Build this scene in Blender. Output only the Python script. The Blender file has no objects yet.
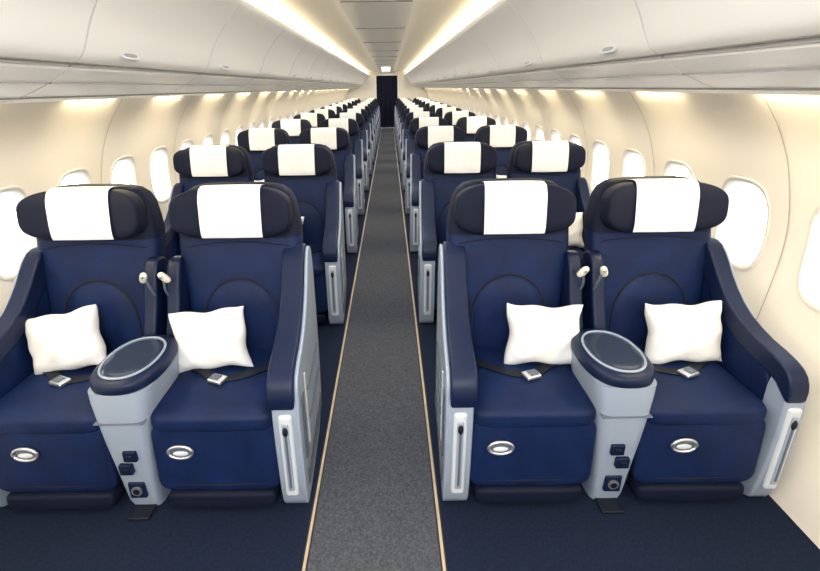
import bpy, bmesh, math, random
from mathutils import Vector, Matrix
random.seed(3)
S = bpy.context.scene
D2R = math.pi/180

# ------------------------------------------------------------------ materials
def mat(name, col, rough=0.6, metal=0.0, bump=0.0, bscale=400.0, sheen=0.0, var=0.0, vscale=6.0, spec=0.5, coat=0.0):
    m = bpy.data.materials.new(name); m.use_nodes = True
    nt = m.node_tree; b = nt.nodes['Principled BSDF']
    b.inputs['Base Color'].default_value = (*col, 1)
    b.inputs['Roughness'].default_value = rough
    b.inputs['Metallic'].default_value = metal
    b.inputs['Specular IOR Level'].default_value = spec
    b.inputs['Sheen Weight'].default_value = sheen
    b.inputs['Coat Weight'].default_value = coat
    tc = nt.nodes.new('ShaderNodeTexCoord')
    if var > 0:
        n = nt.nodes.new('ShaderNodeTexNoise'); n.inputs['Scale'].default_value = vscale
        n.inputs['Detail'].default_value = 5
        nt.links.new(tc.outputs['Object'], n.inputs['Vector'])
        r = nt.nodes.new('ShaderNodeValToRGB')
        r.color_ramp.elements[0].position = 0.3; r.color_ramp.elements[1].position = 0.7
        r.color_ramp.elements[0].color = (*[c*(1-var) for c in col], 1)
        r.color_ramp.elements[1].color = (*[min(1, c*(1+var)) for c in col], 1)
        nt.links.new(n.outputs['Fac'], r.inputs['Fac'])
        nt.links.new(r.outputs['Color'], b.inputs['Base Color'])
    if bump > 0:
        n = nt.nodes.new('ShaderNodeTexNoise'); n.inputs['Scale'].default_value = bscale
        n.inputs['Detail'].default_value = 3
        nt.links.new(tc.outputs['Object'], n.inputs['Vector'])
        bp = nt.nodes.new('ShaderNodeBump'); bp.inputs['Strength'].default_value = bump
        bp.inputs['Distance'].default_value = 0.002
        nt.links.new(n.outputs['Fac'], bp.inputs['Height'])
        nt.links.new(bp.outputs['Normal'], b.inputs['Normal'])
    return m

def emat(name, col, strength):
    m = bpy.data.materials.new(name); m.use_nodes = True
    b = m.node_tree.nodes['Principled BSDF']
    b.inputs['Base Color'].default_value = (*col, 1)
    b.inputs['Emission Color'].default_value = (*col, 1)
    b.inputs['Emission Strength'].default_value = strength
    return m

M_NAVY = mat('navy_fabric', (0.0022, 0.0105, 0.052), 0.58, bump=0.25, bscale=900, var=0.28, vscale=9, spec=.2)
M_DARK = mat('dark_navy_fabric', (0.0020, 0.0045, 0.018), 0.7, bump=0.2, bscale=900, spec=.2)
M_LEATH = mat('navy_padded_vinyl', (0.0032, 0.009, 0.036), 0.42, bump=0.15, bscale=300, spec=.25)
M_GREY = mat('light_grey_shell', (0.24, 0.29, 0.38), 0.38)
M_MID = mat('mid_grey_plastic', (0.08, 0.10, 0.14), 0.35)
M_WHITE = mat('white_linen', (0.70, 0.71, 0.73), 0.85, bump=0.3, bscale=60, var=0.03)
M_BLACK = mat('black_plastic', (0.006, 0.008, 0.015), 0.5, spec=.25)
M_SILV = mat('brushed_silver', (0.72, 0.74, 0.76), 0.28, metal=0.9)
M_CREAM = mat('cream_plastic', (0.62, 0.60, 0.52), 0.4)
M_SEAM = mat('seam_thread', (0.0012, 0.0025, 0.008), 0.9)
M_PLW = mat('white_plastic', (0.50, 0.54, 0.60), 0.35)
M_TRAY = mat('console_top_plate', (0.022, 0.032, 0.060), 0.18, coat=0.4)
SEATM = [M_NAVY, M_DARK, M_LEATH, M_GREY, M_MID, M_WHITE, M_BLACK, M_SILV, M_CREAM, M_SEAM, M_PLW, M_TRAY]
NAVY, DARK, LEATH, GREY, MID, WHITE, BLACK, SILV, CREAM, SEAM, PLW, TRAY = range(12)
M_WALL = mat('cream_wall_panel', (0.77, 0.73, 0.665), 0.38)
M_BEZ = mat('window_bezel_plastic', (0.68, 0.65, 0.61), 0.4)
M_BIN = mat('bin_offwhite', (0.80, 0.79, 0.77), 0.35)
M_BINLINE = mat('bin_grey_line', (0.26, 0.255, 0.25), 0.5)
M_CEIL = mat('ceiling_cream', (0.84, 0.81, 0.74), 0.5)
M_AISLE = mat('aisle_grey_carpet', (0.052, 0.057, 0.071), 0.95, bump=0.9, bscale=220, var=0.35, vscale=120, spec=.1)
M_FLOOR = mat('navy_carpet', (0.0075, 0.012, 0.029), 0.95, bump=0.8, bscale=220, var=0.3, vscale=90, spec=.1)
M_STRIP = mat('beige_track_cover', (0.36, 0.29, 0.20), 0.5, var=0.15, vscale=20)

# ------------------------------------------------------------------ builder
class Builder:
    def __init__(s): s.v=[]; s.f=[]; s.m=[]
    def add(s, part, mi, mtx=None):
        v, f = part; o = len(s.v)
        for p in v:
            p = Vector(p)
            s.v.append(tuple(mtx @ p) if mtx else tuple(p))
        for q in f: s.f.append([i+o for i in q]); s.m.append(mi)
    def mesh(s, name, mats, mirror=False, smooth=True):
        v = [(-a, b, c) for a, b, c in s.v] if mirror else s.v
        me = bpy.data.meshes.new(name); me.from_pydata(v, [], s.f)
        for m in mats: me.materials.append(m)
        me.polygons.foreach_set('material_index', s.m)
        bm = bmesh.new(); bm.from_mesh(me)
        bmesh.ops.recalc_face_normals(bm, faces=bm.faces)
        bm.to_mesh(me); bm.free()
        if smooth:
            me.polygons.foreach_set('use_smooth', [True]*len(me.polygons))
            me.set_sharp_from_angle(angle=50*D2R)
        me.update()
        return me

def obj(name, me, loc=(0,0,0), rot=(0,0,0), wn=False, parent=None):
    o = bpy.data.objects.new(name, me); S.collection.objects.link(o)
    o.location = loc; o.rotation_euler = rot
    if wn:
        md = o.modifiers.new('wn', 'WEIGHTED_NORMAL'); md.keep_sharp = True
    if parent: o.parent = parent
    return o

def frombm(bm):
    bm.verts.index_update()
    v = [tuple(x.co) for x in bm.verts]; f = [[y.index for y in x.verts] for x in bm.faces]
    bm.free(); return v, f

def rbox(x0, x1, y0, y1, z0, z1, r=0.01, seg=3):
    bm = bmesh.new(); bmesh.ops.create_cube(bm, size=1)
    for v in bm.verts:
        v.co = Vector(((x0+x1)/2+v.co.x*(x1-x0), (y0+y1)/2+v.co.y*(y1-y0), (z0+z1)/2+v.co.z*(z1-z0)))
    if r > 0: bmesh.ops.bevel(bm, geom=bm.edges[:], offset=r, segments=seg, profile=0.5, affect='EDGES', clamp_overlap=True)
    return frombm(bm)

def prism(poly, x0, x1, r=0.01, seg=3):
    """poly in (y,z) extruded along x"""
    bm = bmesh.new()
    a = [bm.verts.new((x0, p[0], p[1])) for p in poly]
    b = [bm.verts.new((x1, p[0], p[1])) for p in poly]
    n = len(poly)
    ca = bm.faces.new(a); cb = bm.faces.new(b[::-1])
    for i in range(n): bm.faces.new((a[i], a[(i+1)%n], b[(i+1)%n], b[i]))
    bmesh.ops.recalc_face_normals(bm, faces=bm.faces)
    if r > 0:
        ed = list({e for f in (ca, cb) for e in f.edges})
        bmesh.ops.bevel(bm, geom=ed, offset=r, segments=seg, profile=0.5, affect='EDGES', clamp_overlap=True)
    return frombm(bm)

def smoothpoly(pts, it=2, closed=True):
    for _ in range(it):
        q = []; n = len(pts)
        for i in range(n if closed else n-1):
            a = pts[i]; b = pts[(i+1)%n]
            q.append(tuple(a[k]*.75+b[k]*.25 for k in range(len(a))))
            q.append(tuple(a[k]*.25+b[k]*.75 for k in range(len(a))))
        if not closed: q = [pts[0]]+q+[pts[-1]]
        pts = q
    return pts

def spow(c, e): return math.copysign(abs(c)**e, c)

def superell(c, a, b, h, e1=0.4, e2=0.4, nu=40, nv=20):
    v=[]; f=[]
    for j in range(nv+1):
        t = -math.pi/2+math.pi*j/nv
        for i in range(nu):
            p = 2*math.pi*i/nu
            ct = spow(math.cos(t), e1)
            v.append((c[0]+a*ct*spow(math.cos(p), e2), c[1]+b*ct*spow(math.sin(p), e2), c[2]+h*spow(math.sin(t), e1)))
    for j in range(nv):
        for i in range(nu):
            k = (i+1)%nu
            f.append((j*nu+i, j*nu+k, (j+1)*nu+k, (j+1)*nu+i))
    return v, f

def loft(rings, cap=True):
    v=[]; f=[]; n=len(rings[0])
    for r in rings: v += r
    for j in range(len(rings)-1):
        for i in range(n):
            k=(i+1)%n
            f.append((j*n+i, j*n+k, (j+1)*n+k, (j+1)*n+i))
    if cap:
        f.append(tuple(range(n))[::-1]); f.append(tuple((len(rings)-1)*n+i for i in range(n)))
    return v, f

def tube(pts, r, n=8, closed=False):
    rings=[]; m=len(pts)
    for i,p in enumerate(pts):
        p=Vector(p)
        a=Vector(pts[(i-1)%m] if (closed or i>0) else pts[i]); b=Vector(pts[(i+1)%m] if (closed or i<m-1) else pts[i])
        t=(b-a).normalized()
        up=Vector((0,0,1)) if abs(t.z)<0.9 else Vector((0,1,0))
        u=t.cross(up).normalized(); w=t.cross(u)
        rings.append([tuple(p+u*r*math.cos(2*math.pi*k/n)+w*r*math.sin(2*math.pi*k/n)) for k in range(n)])
    if closed:
        rings.append(rings[0]); return loft(rings, False)
    return loft(rings)

def ribbon(pts, w, th, wdir=(0,1,0)):
    wv=Vector(wdir); rings=[]
    for i,p in enumerate(pts):
        p=Vector(p); a=Vector(pts[max(0,i-1)]); b=Vector(pts[min(len(pts)-1,i+1)])
        t=(b-a).normalized(); n=t.cross(wv).normalized()
        ww=(wv-t*wv.dot(t)).normalized()
        rings.append([tuple(p+ww*w/2+n*th/2), tuple(p-ww*w/2+n*th/2), tuple(p-ww*w/2-n*th/2), tuple(p+ww*w/2-n*th/2)])
    return loft(rings)

# ------------------------------------------------------------------ seat parts
HW = 0.25           # cushion half width
BACK = [  # z, half width, y front, thickness
 (0.40,.235,.465,.10),(0.50,.245,.475,.11),(0.62,.250,.485,.12),(0.74,.256,.50,.13),(0.86,.272,.52,.14),
 (0.95,.282,.54,.15),(1.03,.281,.56,.15),(1.10,.272,.575,.14),(1.16,.258,.59,.13),(1.20,.238,.60,.115),(1.225,.208,.612,.09),(1.236,.17,.625,.06)]
def lerp(a,b,t): return a+(b-a)*t
def back_at(z):
    for i in range(len(BACK)-1):
        if z<=BACK[i+1][0]:
            t=(z-BACK[i][0])/(BACK[i+1][0]-BACK[i][0]); return [lerp(BACK[i][k],BACK[i+1][k],t) for k in range(4)]
    return BACK[-1]
def back_front_y(x, z):
    _, hw, yf, th = back_at(z)
    t = min(1, abs(x)/hw)
    return yf+th/2 - th/2*(1-t**5)**(1/5) + 0.0

def seat(B, ox, handle_dx):
    T = Matrix.Translation((ox, 0, 0))
    # base frame + dark skirt
    B.add(rbox(-.20,.20,.08,.60,.05,.38,.015), BLACK, T)
    for lx in (-.17,.17):
        B.add(rbox(lx-.02,lx+.02,.12,.56,.0,.06,.005,1), MID, T)
    # cushion
    B.add(superell((0,.268,.432), HW, .268, .055, .50, .22, 56, 24), NAVY, T)
    # leg rest hanging at the front
    R = T @ Matrix.Translation((0,.042,.268)) @ Matrix.Rotation(-3*D2R,4,'X')
    B.add(superell((0,0,0), HW-.004, .040, .158, .25, .22, 56, 24), NAVY, R)
    B.add(tube([(-.21,.0,.15),(0,-.005,.148),(.21,.0,.15)], .003, 6), SEAM, T)
    # foot bar
    B.add(superell((0,.036,.070), HW-.03, .054, .040, .4, .3, 48, 12), DARK, T)
    # recline handle : silver ring with dark cup
    hx, hz = handle_dx, .313
    hy = -.004
    ring=[(hx+.048*math.cos(a), hy, hz+.029*math.sin(a)) for a in [2*math.pi*i/28 for i in range(28)]]
    B.add(tube(ring, .006, 8, True), SILV, T)
    B.add(superell((hx,hy+.006,hz), .046, .006, .027, 1, 1, 28, 8), MID, T)
    B.add(superell((hx,hy,hz-.006), .030, .006, .012, 1, 1, 28, 8), PLW, T)
    # back rest
    zs=[]
    for i in range(len(BACK)-1):
        for k in range(3): zs.append(lerp(BACK[i][0],BACK[i+1][0],k/3))
    zs.append(BACK[-1][0])
    def ring(z, s=1):
        _, hw, yf, th = back_at(z)
        r=[]
        for i in range(48):
            a=2*math.pi*i/48
            r.append((s*hw*spow(math.cos(a),.4), yf+th/2+s*th/2*spow(math.sin(a),.4), z))
        return r
    lo=[ring(z) for z in zs if z<1.005]; hi=[ring(z) for z in zs if z>1.0]
    hi=[lo[-1]]+hi
    hi.append([(x,y,z+.006) for x,y,z in ring(1.236,.7)])
    B.add(loft(lo), NAVY, T); B.add(loft(hi), DARK, T)
    # rear shell
    B.add(prism(smoothpoly([(.60,.25),(.57,.5),(.64,.8),(.70,1.02),(.73,1.14),(.70,1.20),(.76,1.18),(.78,1.07),(.74,.8),(.70,.4),(.68,.2)],1), -.21,.21,.01,2), MID, T)
    # lumbar arch seam
    pts=[]
    for i in range(41):
        a=math.pi*i/40
        x=.175*math.cos(a); z=.60+.225*max(0,math.sin(a))**.9
        pts.append((x, back_front_y(x,z)-.001, z))
    pts=[(.175,back_front_y(.175,.48)-.001,.48)]+pts+[(-.175,back_front_y(.175,.48)-.001,.48)]
    B.add(tube(pts,.0045,6), SEAM, T)
    # raised lumbar cushion inside arch
    v=[];f=[];n=20
    for j in range(n+1):
        for i in range(n+1):
            u=-1+2*i/n; w=j/n
            z=.48+w*.335
            half=.165*(1-max(0,(w-.35)/.65)**2.4)**.5 if w<1 else 0.0
            x=u*half
            y=back_front_y(x,z)-.018*(1-u**4)*(1-w**6)
            v.append((x,y,z))
    for j in range(n):
        for i in range(n):
            a=j*(n+1)+i; f.append((a,a+1,a+n+2,a+n+1))
    B.add((v,f), NAVY, T)
    # shoulder seam
    pts=[(x, back_front_y(x,.965+.025*(1-(x/.25)**2))-.001, .965+.025*(1-(x/.25)**2)) for x in [(-.24+.48*i/20) for i in range(21)]]
    B.add(tube(pts,.003,6), SEAM, T)
    # head rest (with wings curving forward)
    hc=(0,.575,1.122); a_,b_,c_=.264,.062,.118
    v,f=superell((0,0,0),a_,b_,c_,.55,.38,64,28)
    tilt=-8*D2R
    def hr(p):
        x,y,z=p
        y -= .050*(abs(x)/a_)**3 * 1.0
        z *= 1-.10*(abs(x)/a_)**3
        y2 = y*math.cos(tilt)-z*math.sin(tilt); z2=y*math.sin(tilt)+z*math.cos(tilt)
        return (x+hc[0], y2+hc[1], z2+hc[2])
    B.add(([hr(p) for p in v],f), DARK, T)
    # linen head cover draped over
    nu,nv=14,30; v=[]; f=[]
    for j in range(nv+1):
        th = lerp(-.27*math.pi, 1.15*math.pi, j/nv)
        for i in range(nu+1):
            x=-.132+.264*i/nu
            k=(1-(abs(x)/a_)**5.3)**.19
            y=-(b_+.005)*k*spow(math.cos(th),.55); z=(c_+.007)*spow(math.sin(th),.55)
            wob=.0022*math.sin(x*60+th*2)+.0014*math.sin(x*23-th*5)
            y-= abs(wob) if th<1 else -abs(wob)
            fl = .004*max(0,-math.sin(th))
            v.append(hr((x*(1+.03*math.cos(th)),y-fl,z)))
    for j in range(nv):
        for i in range(nu):
            a=j*(nu+1)+i; f.append((a,a+1,a+nu+2,a+nu+1))
    B.add((v,f), WHITE, T)
    # seat belt with buckle
    dz=.008
    pts=[(-.235,.36,.47),(-.17,.31,.485),(-.10,.26,.484),(-.04,.23,.482),(.02,.215,.483)]
    pts=[(a,b,c+dz) for a,b,c in pts]
    B.add(ribbon(smoothpoly(pts,2,False),.045,.004,(.3,.9,0)), BLACK, T)
    pts=[(.235,.37,.47),(.18,.31,.486),(.11,.27,.485),(.07,.23,.484)]
    pts=[(a,b,c+dz) for a,b,c in pts]
    B.add(ribbon(smoothpoly(pts,2,False),.045,.004,(-.3,.9,0)), BLACK, T)
    BK=T@Matrix.Translation((.035,.205,.498))@Matrix.Rotation(20*D2R,4,'Z')
    B.add(rbox(-.035,.035,-.026,.026,-.008,.008,.005,2), SILV, BK)
    B.add(rbox(-.012,.028,-.018,.018,.006,.012,.003,2), MID, BK)

TOP=[(-.004,.555),(.015,.615),(.07,.645),(.20,.665),(.32,.715),(.42,.80),(.49,.89),(.545,.945),(.60,.955)]
def armrest(B, x0, w, outer):
    """x0..x0+w ; outer = -1 if the aisle face is at x0"""
    SH=Matrix.Identity(4); SH[0][1]=.05*(1 if outer<0 else -.6)
    body = [(.03,.0),(.0,.06),(-.015,.30),(-.012,.50)] + TOP[1:] + [(.655,.91),(.67,.7),(.66,.3),(.60,.0)]
    body = smoothpoly(body,1)
    rim=.016
    xa, xb = (x0, x0+rim) if outer<0 else (x0+w-rim, x0+w)
    B.add(prism(body, xa, xb, .006, 3), GREY, SH)
    # grey front of the arm, navy upholstered flank behind it
    fr=[(.03,.0),(.0,.06),(-.015,.30),(-.012,.50),(.0,.545),(.05,.59),(.09,.59),(.085,.3),(.09,.0)]
    B.add(prism(smoothpoly(fr,1), x0+.004, x0+w-.004, .012, 3), GREY, SH)
    bl=[(.08,.02),(.075,.3),(.08,.59),(.20,.615),(.32,.66),(.42,.75),(.50,.85),(.56,.90),(.63,.86),(.65,.3),(.60,.02)]
    B.add(prism(smoothpoly(bl,1), x0+.008, x0+w-.006, .012, 3), NAVY, SH)
    # pad
    pa=[(-.022,.515),(-.022,.58),(.005,.632),(.07,.660),(.20,.682),(.32,.732),(.42,.82),(.49,.91),(.55,.965),(.62,.96),(.62,.89),(.54,.84),(.46,.74),(.36,.66),(.22,.60),(.06,.575),(.0,.52)]
    xi0,xi1 = (x0+rim, x0+w+.006) if outer<0 else (x0-.006, x0+w-rim)
    B.add(prism(smoothpoly(pa,1), xi0, xi1, .022, 4), LEATH, SH)
    # front channel
    cx=x0+w/2
    B.add(rbox(cx-.026,cx+.026,-.024,.0,.10,.49,.012,3), PLW)
    B.add(rbox(cx-.014,cx+.014,-.029,-.01,.13,.46,.008,3), GREY)
    B.add(rbox(cx-.005,cx+.005,-.032,-.01,.15,.43,.003,2), MID)
    B.add(superell((cx,-.029,.425),.011,.008,.022,1,1,16,8), BLACK)
    # outer side inset panel & groove lines
    xs = x0-.003 if outer<0 else x0+w+.003
    for (ya,yb,za,zb,m) in ((.06,.56,.08,.16,MID),(.05,.09,.22,.52,MID),(.14,.16,.22,.56,PLW),(.20,.56,.30,.312,MID),(.20,.56,.44,.452,MID)):
        B.add(rbox(xs-.003,xs+.003,ya,yb,za,zb,.002,1), m, SH)

def console(B, cx):
    rings=[]
    for z,w,yf,yb in ((0.0,.066,.03,.30),(.05,.068,.012,.30),(.2,.078,.0,.30),(.35,.091,-.01,.30),(.47,.104,-.012,.32),(.54,.113,-.010,.34),(.585,.118,-.004,.35)):
        r=[]
        for i in range(36):
            a=2*math.pi*i/36
            r.append((cx+w*spow(math.cos(a),.35),(yf+yb)/2+(yb-yf)/2*spow(math.sin(a),.35),z))
        rings.append(r)
    B.add(loft(rings), GREY)
    B.add(rbox(cx-.082,cx+.082,.2,.60,.05,.56,.02), LEATH)
    # padded oval top
    B.add(superell((cx,.175,.605), .132,.190,.036,.55,.78,56,16), LEATH)
    el=[(cx+.102*spow(math.cos(a),.9), .165+.146*spow(math.sin(a),.9), .639) for a in [2*math.pi*i/48 for i in range(48)]]
    B.add(tube(el,.005,8,True), GREY)
    B.add(superell((cx,.165,.636),.098,.142,.006,.6,.9,48,8), TRAY)
    B.add(rbox(cx-.095,cx+.095,-.016,.05,.455,.462,.002,1), MID)
    # buttons
    for dx,z in ((-.014,.305),(.014,.240)):
        B.add(rbox(cx+dx-.026,cx+dx+.026,-.020,.02,z-.024,z+.024,.004,2), LEATH)
        B.add(rbox(cx+dx-.012,cx+dx+.012,-.024,.01,z-.010,z+.010,.003,2), BLACK)
    # socket panel
    B.add(rbox(cx-.034,cx+.034,-.004,.04,.080,.160,.006,2), LEATH)
    B.add(tube([(cx,-.008,.120),(cx,.0,.120)],.022,20), SILV)
    B.add(tube([(cx,-.011,.120),(cx,.0,.120)],.013,16), BLACK)
    B.add(rbox(cx-.045,cx+.045,-.04,.08,.0,.016,.004,1), BLACK)
    # divider rising between the backs
    dv=[(.36,.58),(.42,.70),(.46,.82),(.49,.90),(.53,.93),(.60,.91),(.64,.80),(.62,.5),(.40,.5)]
    for dx in (-.052,.052):
        B.add(prism(smoothpoly(dv,2), cx+dx-.030,cx+dx+.030,.014,3), LEATH)
    B.add(prism([(.52,.5),(.56,.88),(.62,.88),(.62,.5)], cx-.07,cx+.07,.01,2), DARK)
    for sx in (-1,1):
        B.add(tube(smoothpoly([(cx+sx*.03,.46,.76),(cx+sx*.03,.43,.81),(cx+sx*.04,.42,.86)],2,False),.006,8), MID)
        R=Matrix.Translation((cx+sx*.046,.415,.875))@Matrix.Rotation(sx*-28*D2R,4,'Y')@Matrix.Rotation(25*D2R,4,'X')
        B.add(superell((0,0,0),.016,.014,.032,.7,.9,20,10), CREAM, R)
        B.add(superell((0,-.010,.016),.009,.006,.010,1,1,12,6), SILV, R)

AX0=.276; AW=.110
def seat_pair(side):
    B=Builder()
    armrest(B, AX0, AW, -1)
    seat(B, .625, -.13*side)
    console(B, .962)
    seat(B, 1.286, -.075*side)
    armrest(B, 1.545, .085, 1)
    return B.mesh('seat_pair_'+('r' if side>0 else 'l'), SEATM, mirror=(side<0))

me_r = seat_pair(1); me_l = seat_pair(-1)
Y0=1.40; PITCH=1.5; NR=12
for k in range(NR):
    for me in (me_r, me_l):
        obj('airplane_seat_pair', me, (0, Y0+PITCH*k, 0), wn=True)

# ------------------------------------------------------------------ pillows
def pillow_mesh(seed):
    rnd=random.Random(seed); n=36
    ph=[rnd.uniform(0,6) for _ in range(6)]
    def pt(u,w,s):
        px=.160*u*(1+.06*w*w*u*u-.045*(1-w*w))
        pz=.130*w*(1+.06*w*w*u*u-.045*(1-u*u))
        t=.066*((1-u**4)*(1-w**4))**.5
        wr=.003*math.sin(5*u+ph[0]+3*w)+.0022*math.sin(9*w+ph[1]-5*u)+.004*math.sin(14*u*w+ph[2])*abs(u*w)
        return (px+.005*math.sin(5*w+ph[3]), s*(t+wr*min(1,t*25)), pz+.005*math.sin(6*u+ph[4]))
    v=[];f=[]
    for s in (1,-1):
        o=len(v)
        for j in range(n+1):
            for i in range(n+1):
                v.append(pt(math.sin(math.pi/2*(-1+2*i/n)),math.sin(math.pi/2*(-1+2*j/n)),s))
        for j in range(n):
            for i in range(n):
                a=o+j*(n+1)+i; q=(a,a+1,a+n+2,a+n+1); f.append(q if s<0 else q[::-1])
    me=bpy.data.meshes.new('pillow'); me.from_pydata(v,[],f)
    bm=bmesh.new(); bm.from_mesh(me); bmesh.ops.remove_doubles(bm,verts=bm.verts,dist=.0003)
    bmesh.ops.recalc_face_normals(bm,faces=bm.faces); bm.to_mesh(me); bm.free()
    me.materials.append(M_WHITE)
    me.polygons.foreach_set('use_smooth',[True]*len(me.polygons))
    return me
PM=[pillow_mesh(i) for i in range(4)]
FR=[(.745,3,.0),(1.365,-1,.0),(-.725,-6,.0),(-1.365,-11,.0)]
for k in range(NR):
    for i,(px,rl,dz) in enumerate(FR):
        if k>0: rl=random.uniform(-6,6); px=px+random.uniform(-.03,.03)
        obj('white_pillow', PM[(i+k)%4], (px, Y0+.345+PITCH*k, .606), (-16*D2R, rl*D2R, 0))

# ------------------------------------------------------------------ cabin shell
YS, YE = -1.7, 19.8
WP=[(0,1.66),(.25,1.69),(.5,1.725),(.8,1.76),(1.05,1.765),(1.31,1.70),(1.47,1.62),(1.59,1.53),(1.69,1.45)]
ZT=1.69
def Xw(z):
    for i in range(len(WP)-1):
        if z<=WP[i+1][0]+1e-9:
            z0,x0=WP[i]; z1,x1=WP[i+1]
            m0=(WP[i+1][1]-WP[max(0,i-1)][1])/(WP[i+1][0]-WP[max(0,i-1)][0])
            j=min(len(WP)-1,i+2); m1=(WP[j][1]-x0)/(WP[j][0]-z0)
            t=(z-z0)/(z1-z0); h=z1-z0
            return (2*t**3-3*t*t+1)*x0+(t**3-2*t*t+t)*h*m0+(-2*t**3+3*t*t)*x1+(t**3-t*t)*h*m1
    return WP[-1][1]
WZ=1.01; WH=.20; WW=.145; WPIT=.508; ZB0,ZB1=.73,1.29
NW=42; WY0=2.07-WPIT*7
def hole(a):
    return WW*spow(math.cos(a),.6), WH*spow(math.sin(a),.6)
def wall(sign,name):
    v=[];f=[]
    ya=WY0-WPIT/2; yb=ya+NW*WPIT
    def band(z0,z1,n,y0,y1):
        o=len(v)
        for i in range(n+1):
            z=lerp(z0,z1,i/n); v.append((sign*Xw(z),y0,z)); v.append((sign*Xw(z),y1,z))
        for i in range(n): a=o+2*i; f.append((a,a+1,a+3,a+2))
    band(0,ZB0,10,ya,yb); band(ZB1,ZT,10,ya,yb)
    if ya>YS: band(0,ZT,24,YS,ya)
    if yb<YE: band(0,ZT,24,yb,YE)
    hh=(ZB1-ZB0)/2; hw=WPIT/2; zc=(ZB0+ZB1)/2
    per=[]
    n=8
    for i in range(n): per.append((hw, lerp(-hh,hh,i/n)))
    for i in range(n): per.append((lerp(hw,-hw,i/n), hh))
    for i in range(n): per.append((-hw, lerp(hh,-hh,i/n)))
    for i in range(n): per.append((lerp(-hw,hw,i/n), -hh))
    for k in range(NW):
        yc=WY0+k*WPIT; o=len(v); N=len(per); R=4
        for r in range(R+1):
            t=r/R
            for (py,pz) in per:
                a=math.atan2(pz/hh,py/hw); hy,hz=hole(a)
                y=lerp(py,hy,t); z=lerp(pz,hz,t)+zc
                v.append((sign*Xw(z),yc+y,z))
        for r in range(R):
            for i in range(N):
                j=(i+1)%N; f.append((o+r*N+i,o+r*N+j,o+(r+1)*N+j,o+(r+1)*N+i))
    me=bpy.data.meshes.new(name); me.from_pydata(v,[],f); me.materials.append(M_WALL)
    bm=bmesh.new(); bm.from_mesh(me); bmesh.ops.remove_doubles(bm,verts=bm.verts,dist=1e-4)
    for fc in bm.faces: fc.smooth=True
    bm.to_mesh(me); bm.free()
    return obj(name,me)
wall(-1,'wall_left'); wall(1,'wall_right')
# window units : bezel, tapered reveal, clear pane
M_PANE=bpy.data.materials.new('window_acrylic'); M_PANE.use_nodes=True
nt=M_PANE.node_tree; nt.nodes.clear()
out=nt.nodes.new('ShaderNodeOutputMaterial'); mx=nt.nodes.new('ShaderNodeMixShader'); tr=nt.nodes.new('ShaderNodeBsdfTransparent'); gl=nt.nodes.new('ShaderNodeBsdfGlossy')
gl.inputs['Roughness'].default_value=.05; mx.inputs[0].default_value=.05
nt.links.new(tr.outputs[0],mx.inputs[1]); nt.links.new(gl.outputs[0],mx.inputs[2]); nt.links.new(mx.outputs[0],out.inputs[0])
def window_mesh(sign):
    N=40; B=Builder()
    def lp(s,dx,flat=False):
        r=[]
        for i in range(N):
            a=2*math.pi*i/N; hy,hz=hole(a); hy*=s; hz*=s
            X=(Xw(WZ) if flat else Xw(WZ+hz))-Xw(WZ)
            r.append((sign*(X+dx),hy,hz))
        return r
    B.add(loft([lp(1.10,.001),lp(1.09,-.005),lp(1.02,-.006),lp(.99,.0),lp(.96,.022),lp(.92,.040,True)],False),0)
    v=lp(.93,.037,True); B.add((v,[tuple(range(N))]),1)
    return B.mesh('window_unit',[M_BEZ,M_PANE])
wr_, wl_ = window_mesh(1), window_mesh(-1)
n=1
for k in range(NW):
    for s,me in ((1,wr_),(-1,wl_)):
        obj('window_%d'%n, me, (s*Xw(WZ), WY0+k*WPIT, WZ)); n+=1
def sweep(profile, y0, y1, sign=1, closed=False):
    v=[];f=[]
    for (x,z) in profile: v.append((sign*x,y0,z)); v.append((sign*x,y1,z))
    m=len(profile)
    for i in range(m if closed else m-1):
        a=2*i; b=2*((i+1)%m); f.append((a,a+1,b+1,b))
    if closed:
        f.append(tuple(2*i for i in range(m))); f.append(tuple(2*i+1 for i in range(m))[::-1])
    return v,f
M_JOINT=mat('wall_joint',(.45,.42,.38),.6)
for s in (-1,1):
    B=Builder()
    for k in range(0,NW,2):
        y=WY0+(k+.5)*WPIT
        pr=[(Xw(z)-.003,z) for z in [i*.05 for i in range(34)]]
        B.add(sweep(pr,y-.003,y+.003,s),0)
    obj('trim_%d'%(1 if s<0 else 2),B.mesh('trim_joints',[M_JOINT]))
# cove lamps between bin and side wall
M_WASH=emat('sidewall_wash_lamp',(1.0,.83,.52),85.0)
B=Builder()
yy=-1.27
while yy<YE-.7:
    for s in (-1,1):
        v=[(s*1.465,yy,1.630),(s*1.465,yy+.42,1.630),(s*1.515,yy+.42,1.605),(s*1.515,yy,1.605)]
        B.add((v,[(0,1,2,3)]),0)
    yy+=.9
obj('sidewall_wash_light',B.mesh('wash',[M_WASH],smooth=False))

# floor
def quad(name,x0,x1,y0,y1,z,m):
    me=bpy.data.meshes.new(name); me.from_pydata([(x0,y0,z),(x1,y0,z),(x1,y1,z),(x0,y1,z)],[],[(0,1,2,3)]); me.materials.append(m)
    return obj(name,me)
quad('floor',-1.75,1.75,YS,YE,0,M_FLOOR)
SX=.254
B=Builder(); B.add(rbox(-SX+.008,SX-.008,YS+.01,YE-.01,.0,.004,0),0); obj('aisle_carpet',B.mesh('aisle',[M_AISLE],smooth=False))
B=Builder()
for s in (-1,1):
    B.add(rbox(s*SX-.006,s*SX+.006,YS,YE,-.01,.007,.002,1),0)
    B.add(rbox(s*SX-.012,s*SX+.012,YS,YE,-.01,.005,0),1)
obj('trim_3',B.mesh('strips',[M_STRIP,M_BLACK],smooth=False))

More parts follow.
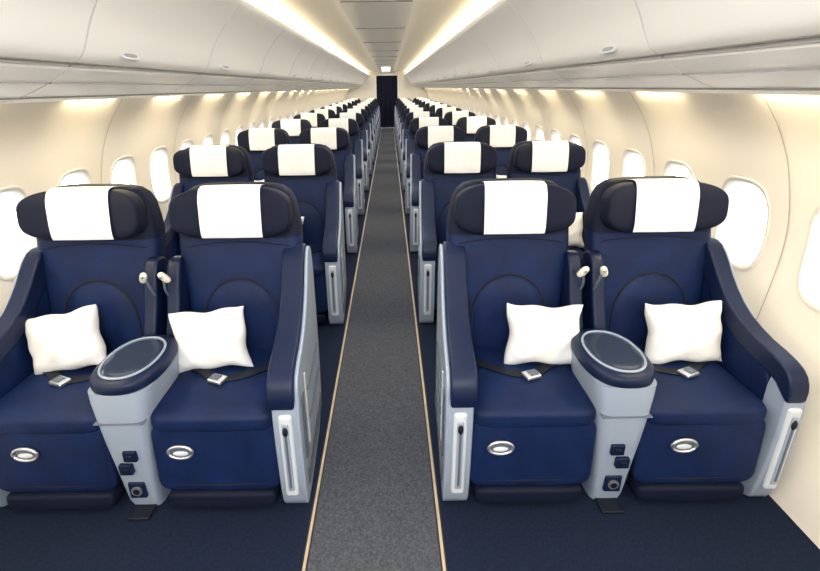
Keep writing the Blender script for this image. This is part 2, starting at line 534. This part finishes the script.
# overhead bins : underside service panel, protruding lip, bulging door
BPa=[(1.44,1.69),(1.43,1.655),(1.38,1.64),(1.25,1.660),(1.12,1.715),(1.045,1.760)]
BPb=[(1.040,1.785),(1.015,1.780),(.985,1.80),(.962,1.845),(.925,1.93),(.85,2.035),(.76,2.12),(.74,2.15),(.75,2.175),(.80,2.19)]
dn=lambda L:[(x,z-.035) for x,z in L]
BPa=dn(BPa); BPb=dn(BPb)
BPs=smoothpoly(BPa,2,False)+smoothpoly(BPb,2,False)+dn([(1.43,2.19),(1.44,1.85)])
BL=1.12
def bin_mesh(sign):
    B=Builder()
    g=.005
    B.add(sweep(BPs,g,BL-g,sign,True),0)
    # dark joint recess at the end of each bin
    B.add(sweep([(x+.008,z+.006) for x,z in BPs[:-2]],-g-.001,g+.001,sign),1)
    def line(x,z,w=.004,m=1):
        B.add(rbox(sign*x-w,sign*x+w,g,BL-g,z-w,z+w,0),m)
    line(1.043,1.738,.006); line(1.245,1.6285,.0035); line(1.125,1.679,.0035)
    L=Matrix.Translation((sign*.977,BL/2-.27,1.783))@Matrix.Rotation(sign*-60*D2R,4,'Y')
    B.add(superell((0,0,0),.018,.070,.006,.8,.8,28,8),2,L)
    B.add(superell((0,0,.004*1),.010,.050,.006,.8,.8,28,8),1,L)
    return B.mesh('bin',[M_BIN,M_BINLINE,M_PLW])
br,bl=bin_mesh(1),bin_mesh(-1)
NB=19; BL_=(YE-YS)/NB
for i in range(NB):
    for m_ in (br,bl):
        o=obj('overhead_bin',m_,(0,YS+i*BL_,0)); o.scale=(1,BL_/BL,1)

# ceiling
cp=smoothpoly([(-1.6,2.15),(-1.15,2.175),(-.85,2.255),(-.45,2.285),(-.30,2.255),(-.25,2.215),(.25,2.215),(.30,2.255),(.45,2.285),(.85,2.255),(1.15,2.175),(1.6,2.15)],1,False)
B=Builder(); B.add(sweep(cp,YS,YE),0)
for k in range(14):
    y=-1+1.5*k
    B.add(rbox(-.25,.25,y-.004,y+.004,2.21,2.217,0),1)
obj('ceiling',B.mesh('ceiling',[M_CEIL,M_BINLINE]))
M_COVE=emat('ceiling_cove_lamp',(1.0,.86,.60),9.0)
B=Builder()
for s in (-1,1):
    B.add(([(s*.80,YS,2.162),(s*.80,YE,2.162),(s*.88,YE,2.162),(s*.88,YS,2.162)],[(0,1,2,3)]),0)
obj('ceiling_cove_light',B.mesh('cove',[M_COVE],smooth=False))
B=Builder()
for s in (-1,1):
    B.add(sweep([(1.442,1.688),(1.62,1.71),(1.62,2.20)],YS,YE,s),0)
obj('trim_4',B.mesh('upper',[M_WALL]))

# end bulkheads
def bulk(name,y,door):
    B=Builder()
    if door:
        for s in (-1,1): B.add(rbox(min(s*.44,s*1.8),max(s*.44,s*1.8),y,y+.05,0,2.4,0),0)
        B.add(rbox(-.44,.44,y,y+.05,2.10,2.4,0),0)
    else: B.add(rbox(-1.8,1.8,y-.05,y,0,2.4,0),0)
    return obj(name,B.mesh(name,[M_WALL],smooth=False))
bulk('wall_back',YE,True); bulk('wall_front',YS,False)
B=Builder(); B.add(rbox(-.44,.44,YE+.06,YE+.09,0,2.10,0),0)
for i in range(9): B.add(tube([(-.40+.1*i,YE+.055,.02),(-.40+.1*i,YE+.055,2.09)],.035,10),0)
obj('galley_curtain',B.mesh('curtain',[M_DARK]))
B=Builder(); B.add(rbox(-.13,.13,14.0,14.05,2.06,2.214,.01,2),0); B.add(rbox(-.10,.10,13.992,14.0,2.08,2.19,0),1)
obj('exit_sign',B.mesh('exit_sign',[M_PLW,M_BINLINE]))

# ------------------------------------------------------------------ light
def area(name,loc,sx,sy,e,col,rot=(0,0,0)):
    l=bpy.data.lights.new(name,'AREA'); l.shape='RECTANGLE'; l.size=sx; l.size_y=sy; l.energy=e; l.color=col
    o=bpy.data.objects.new(name,l); S.collection.objects.link(o); o.location=loc; o.rotation_euler=rot; return o
area('ceiling_lamp',(0,9,2.20),.3,21,200,(1,.96,.90))
area('front_fill_light',(0,-.9,2.10),.8,.5,62,(.95,.97,1.0),(38*D2R,0,0))  # added fill light above and behind the camera, tilted aft to brighten front rows
w=bpy.data.worlds.new('sky'); S.world=w; w.use_nodes=True
w.node_tree.nodes['Background'].inputs[0].default_value=(.93,.97,1,1)
w.node_tree.nodes['Background'].inputs[1].default_value=3.8

# ------------------------------------------------------------------ camera
cam=bpy.data.cameras.new('cam'); co=bpy.data.objects.new('camera',cam); S.collection.objects.link(co)
cam.sensor_width=36; cam.lens=36*450/820; cam.clip_start=.05
cam.shift_x=(410-391)/820; cam.shift_y=-(285.5-242)/820
co.location=(.078,0,1.65)
co.rotation_euler=(Matrix.Rotation((90-19)*D2R,3,'X')@Matrix.Rotation(-0.8*D2R,3,'Z')).to_euler()
S.camera=co
try:
    S.view_settings.view_transform='Standard'
except Exception as e: print(e)
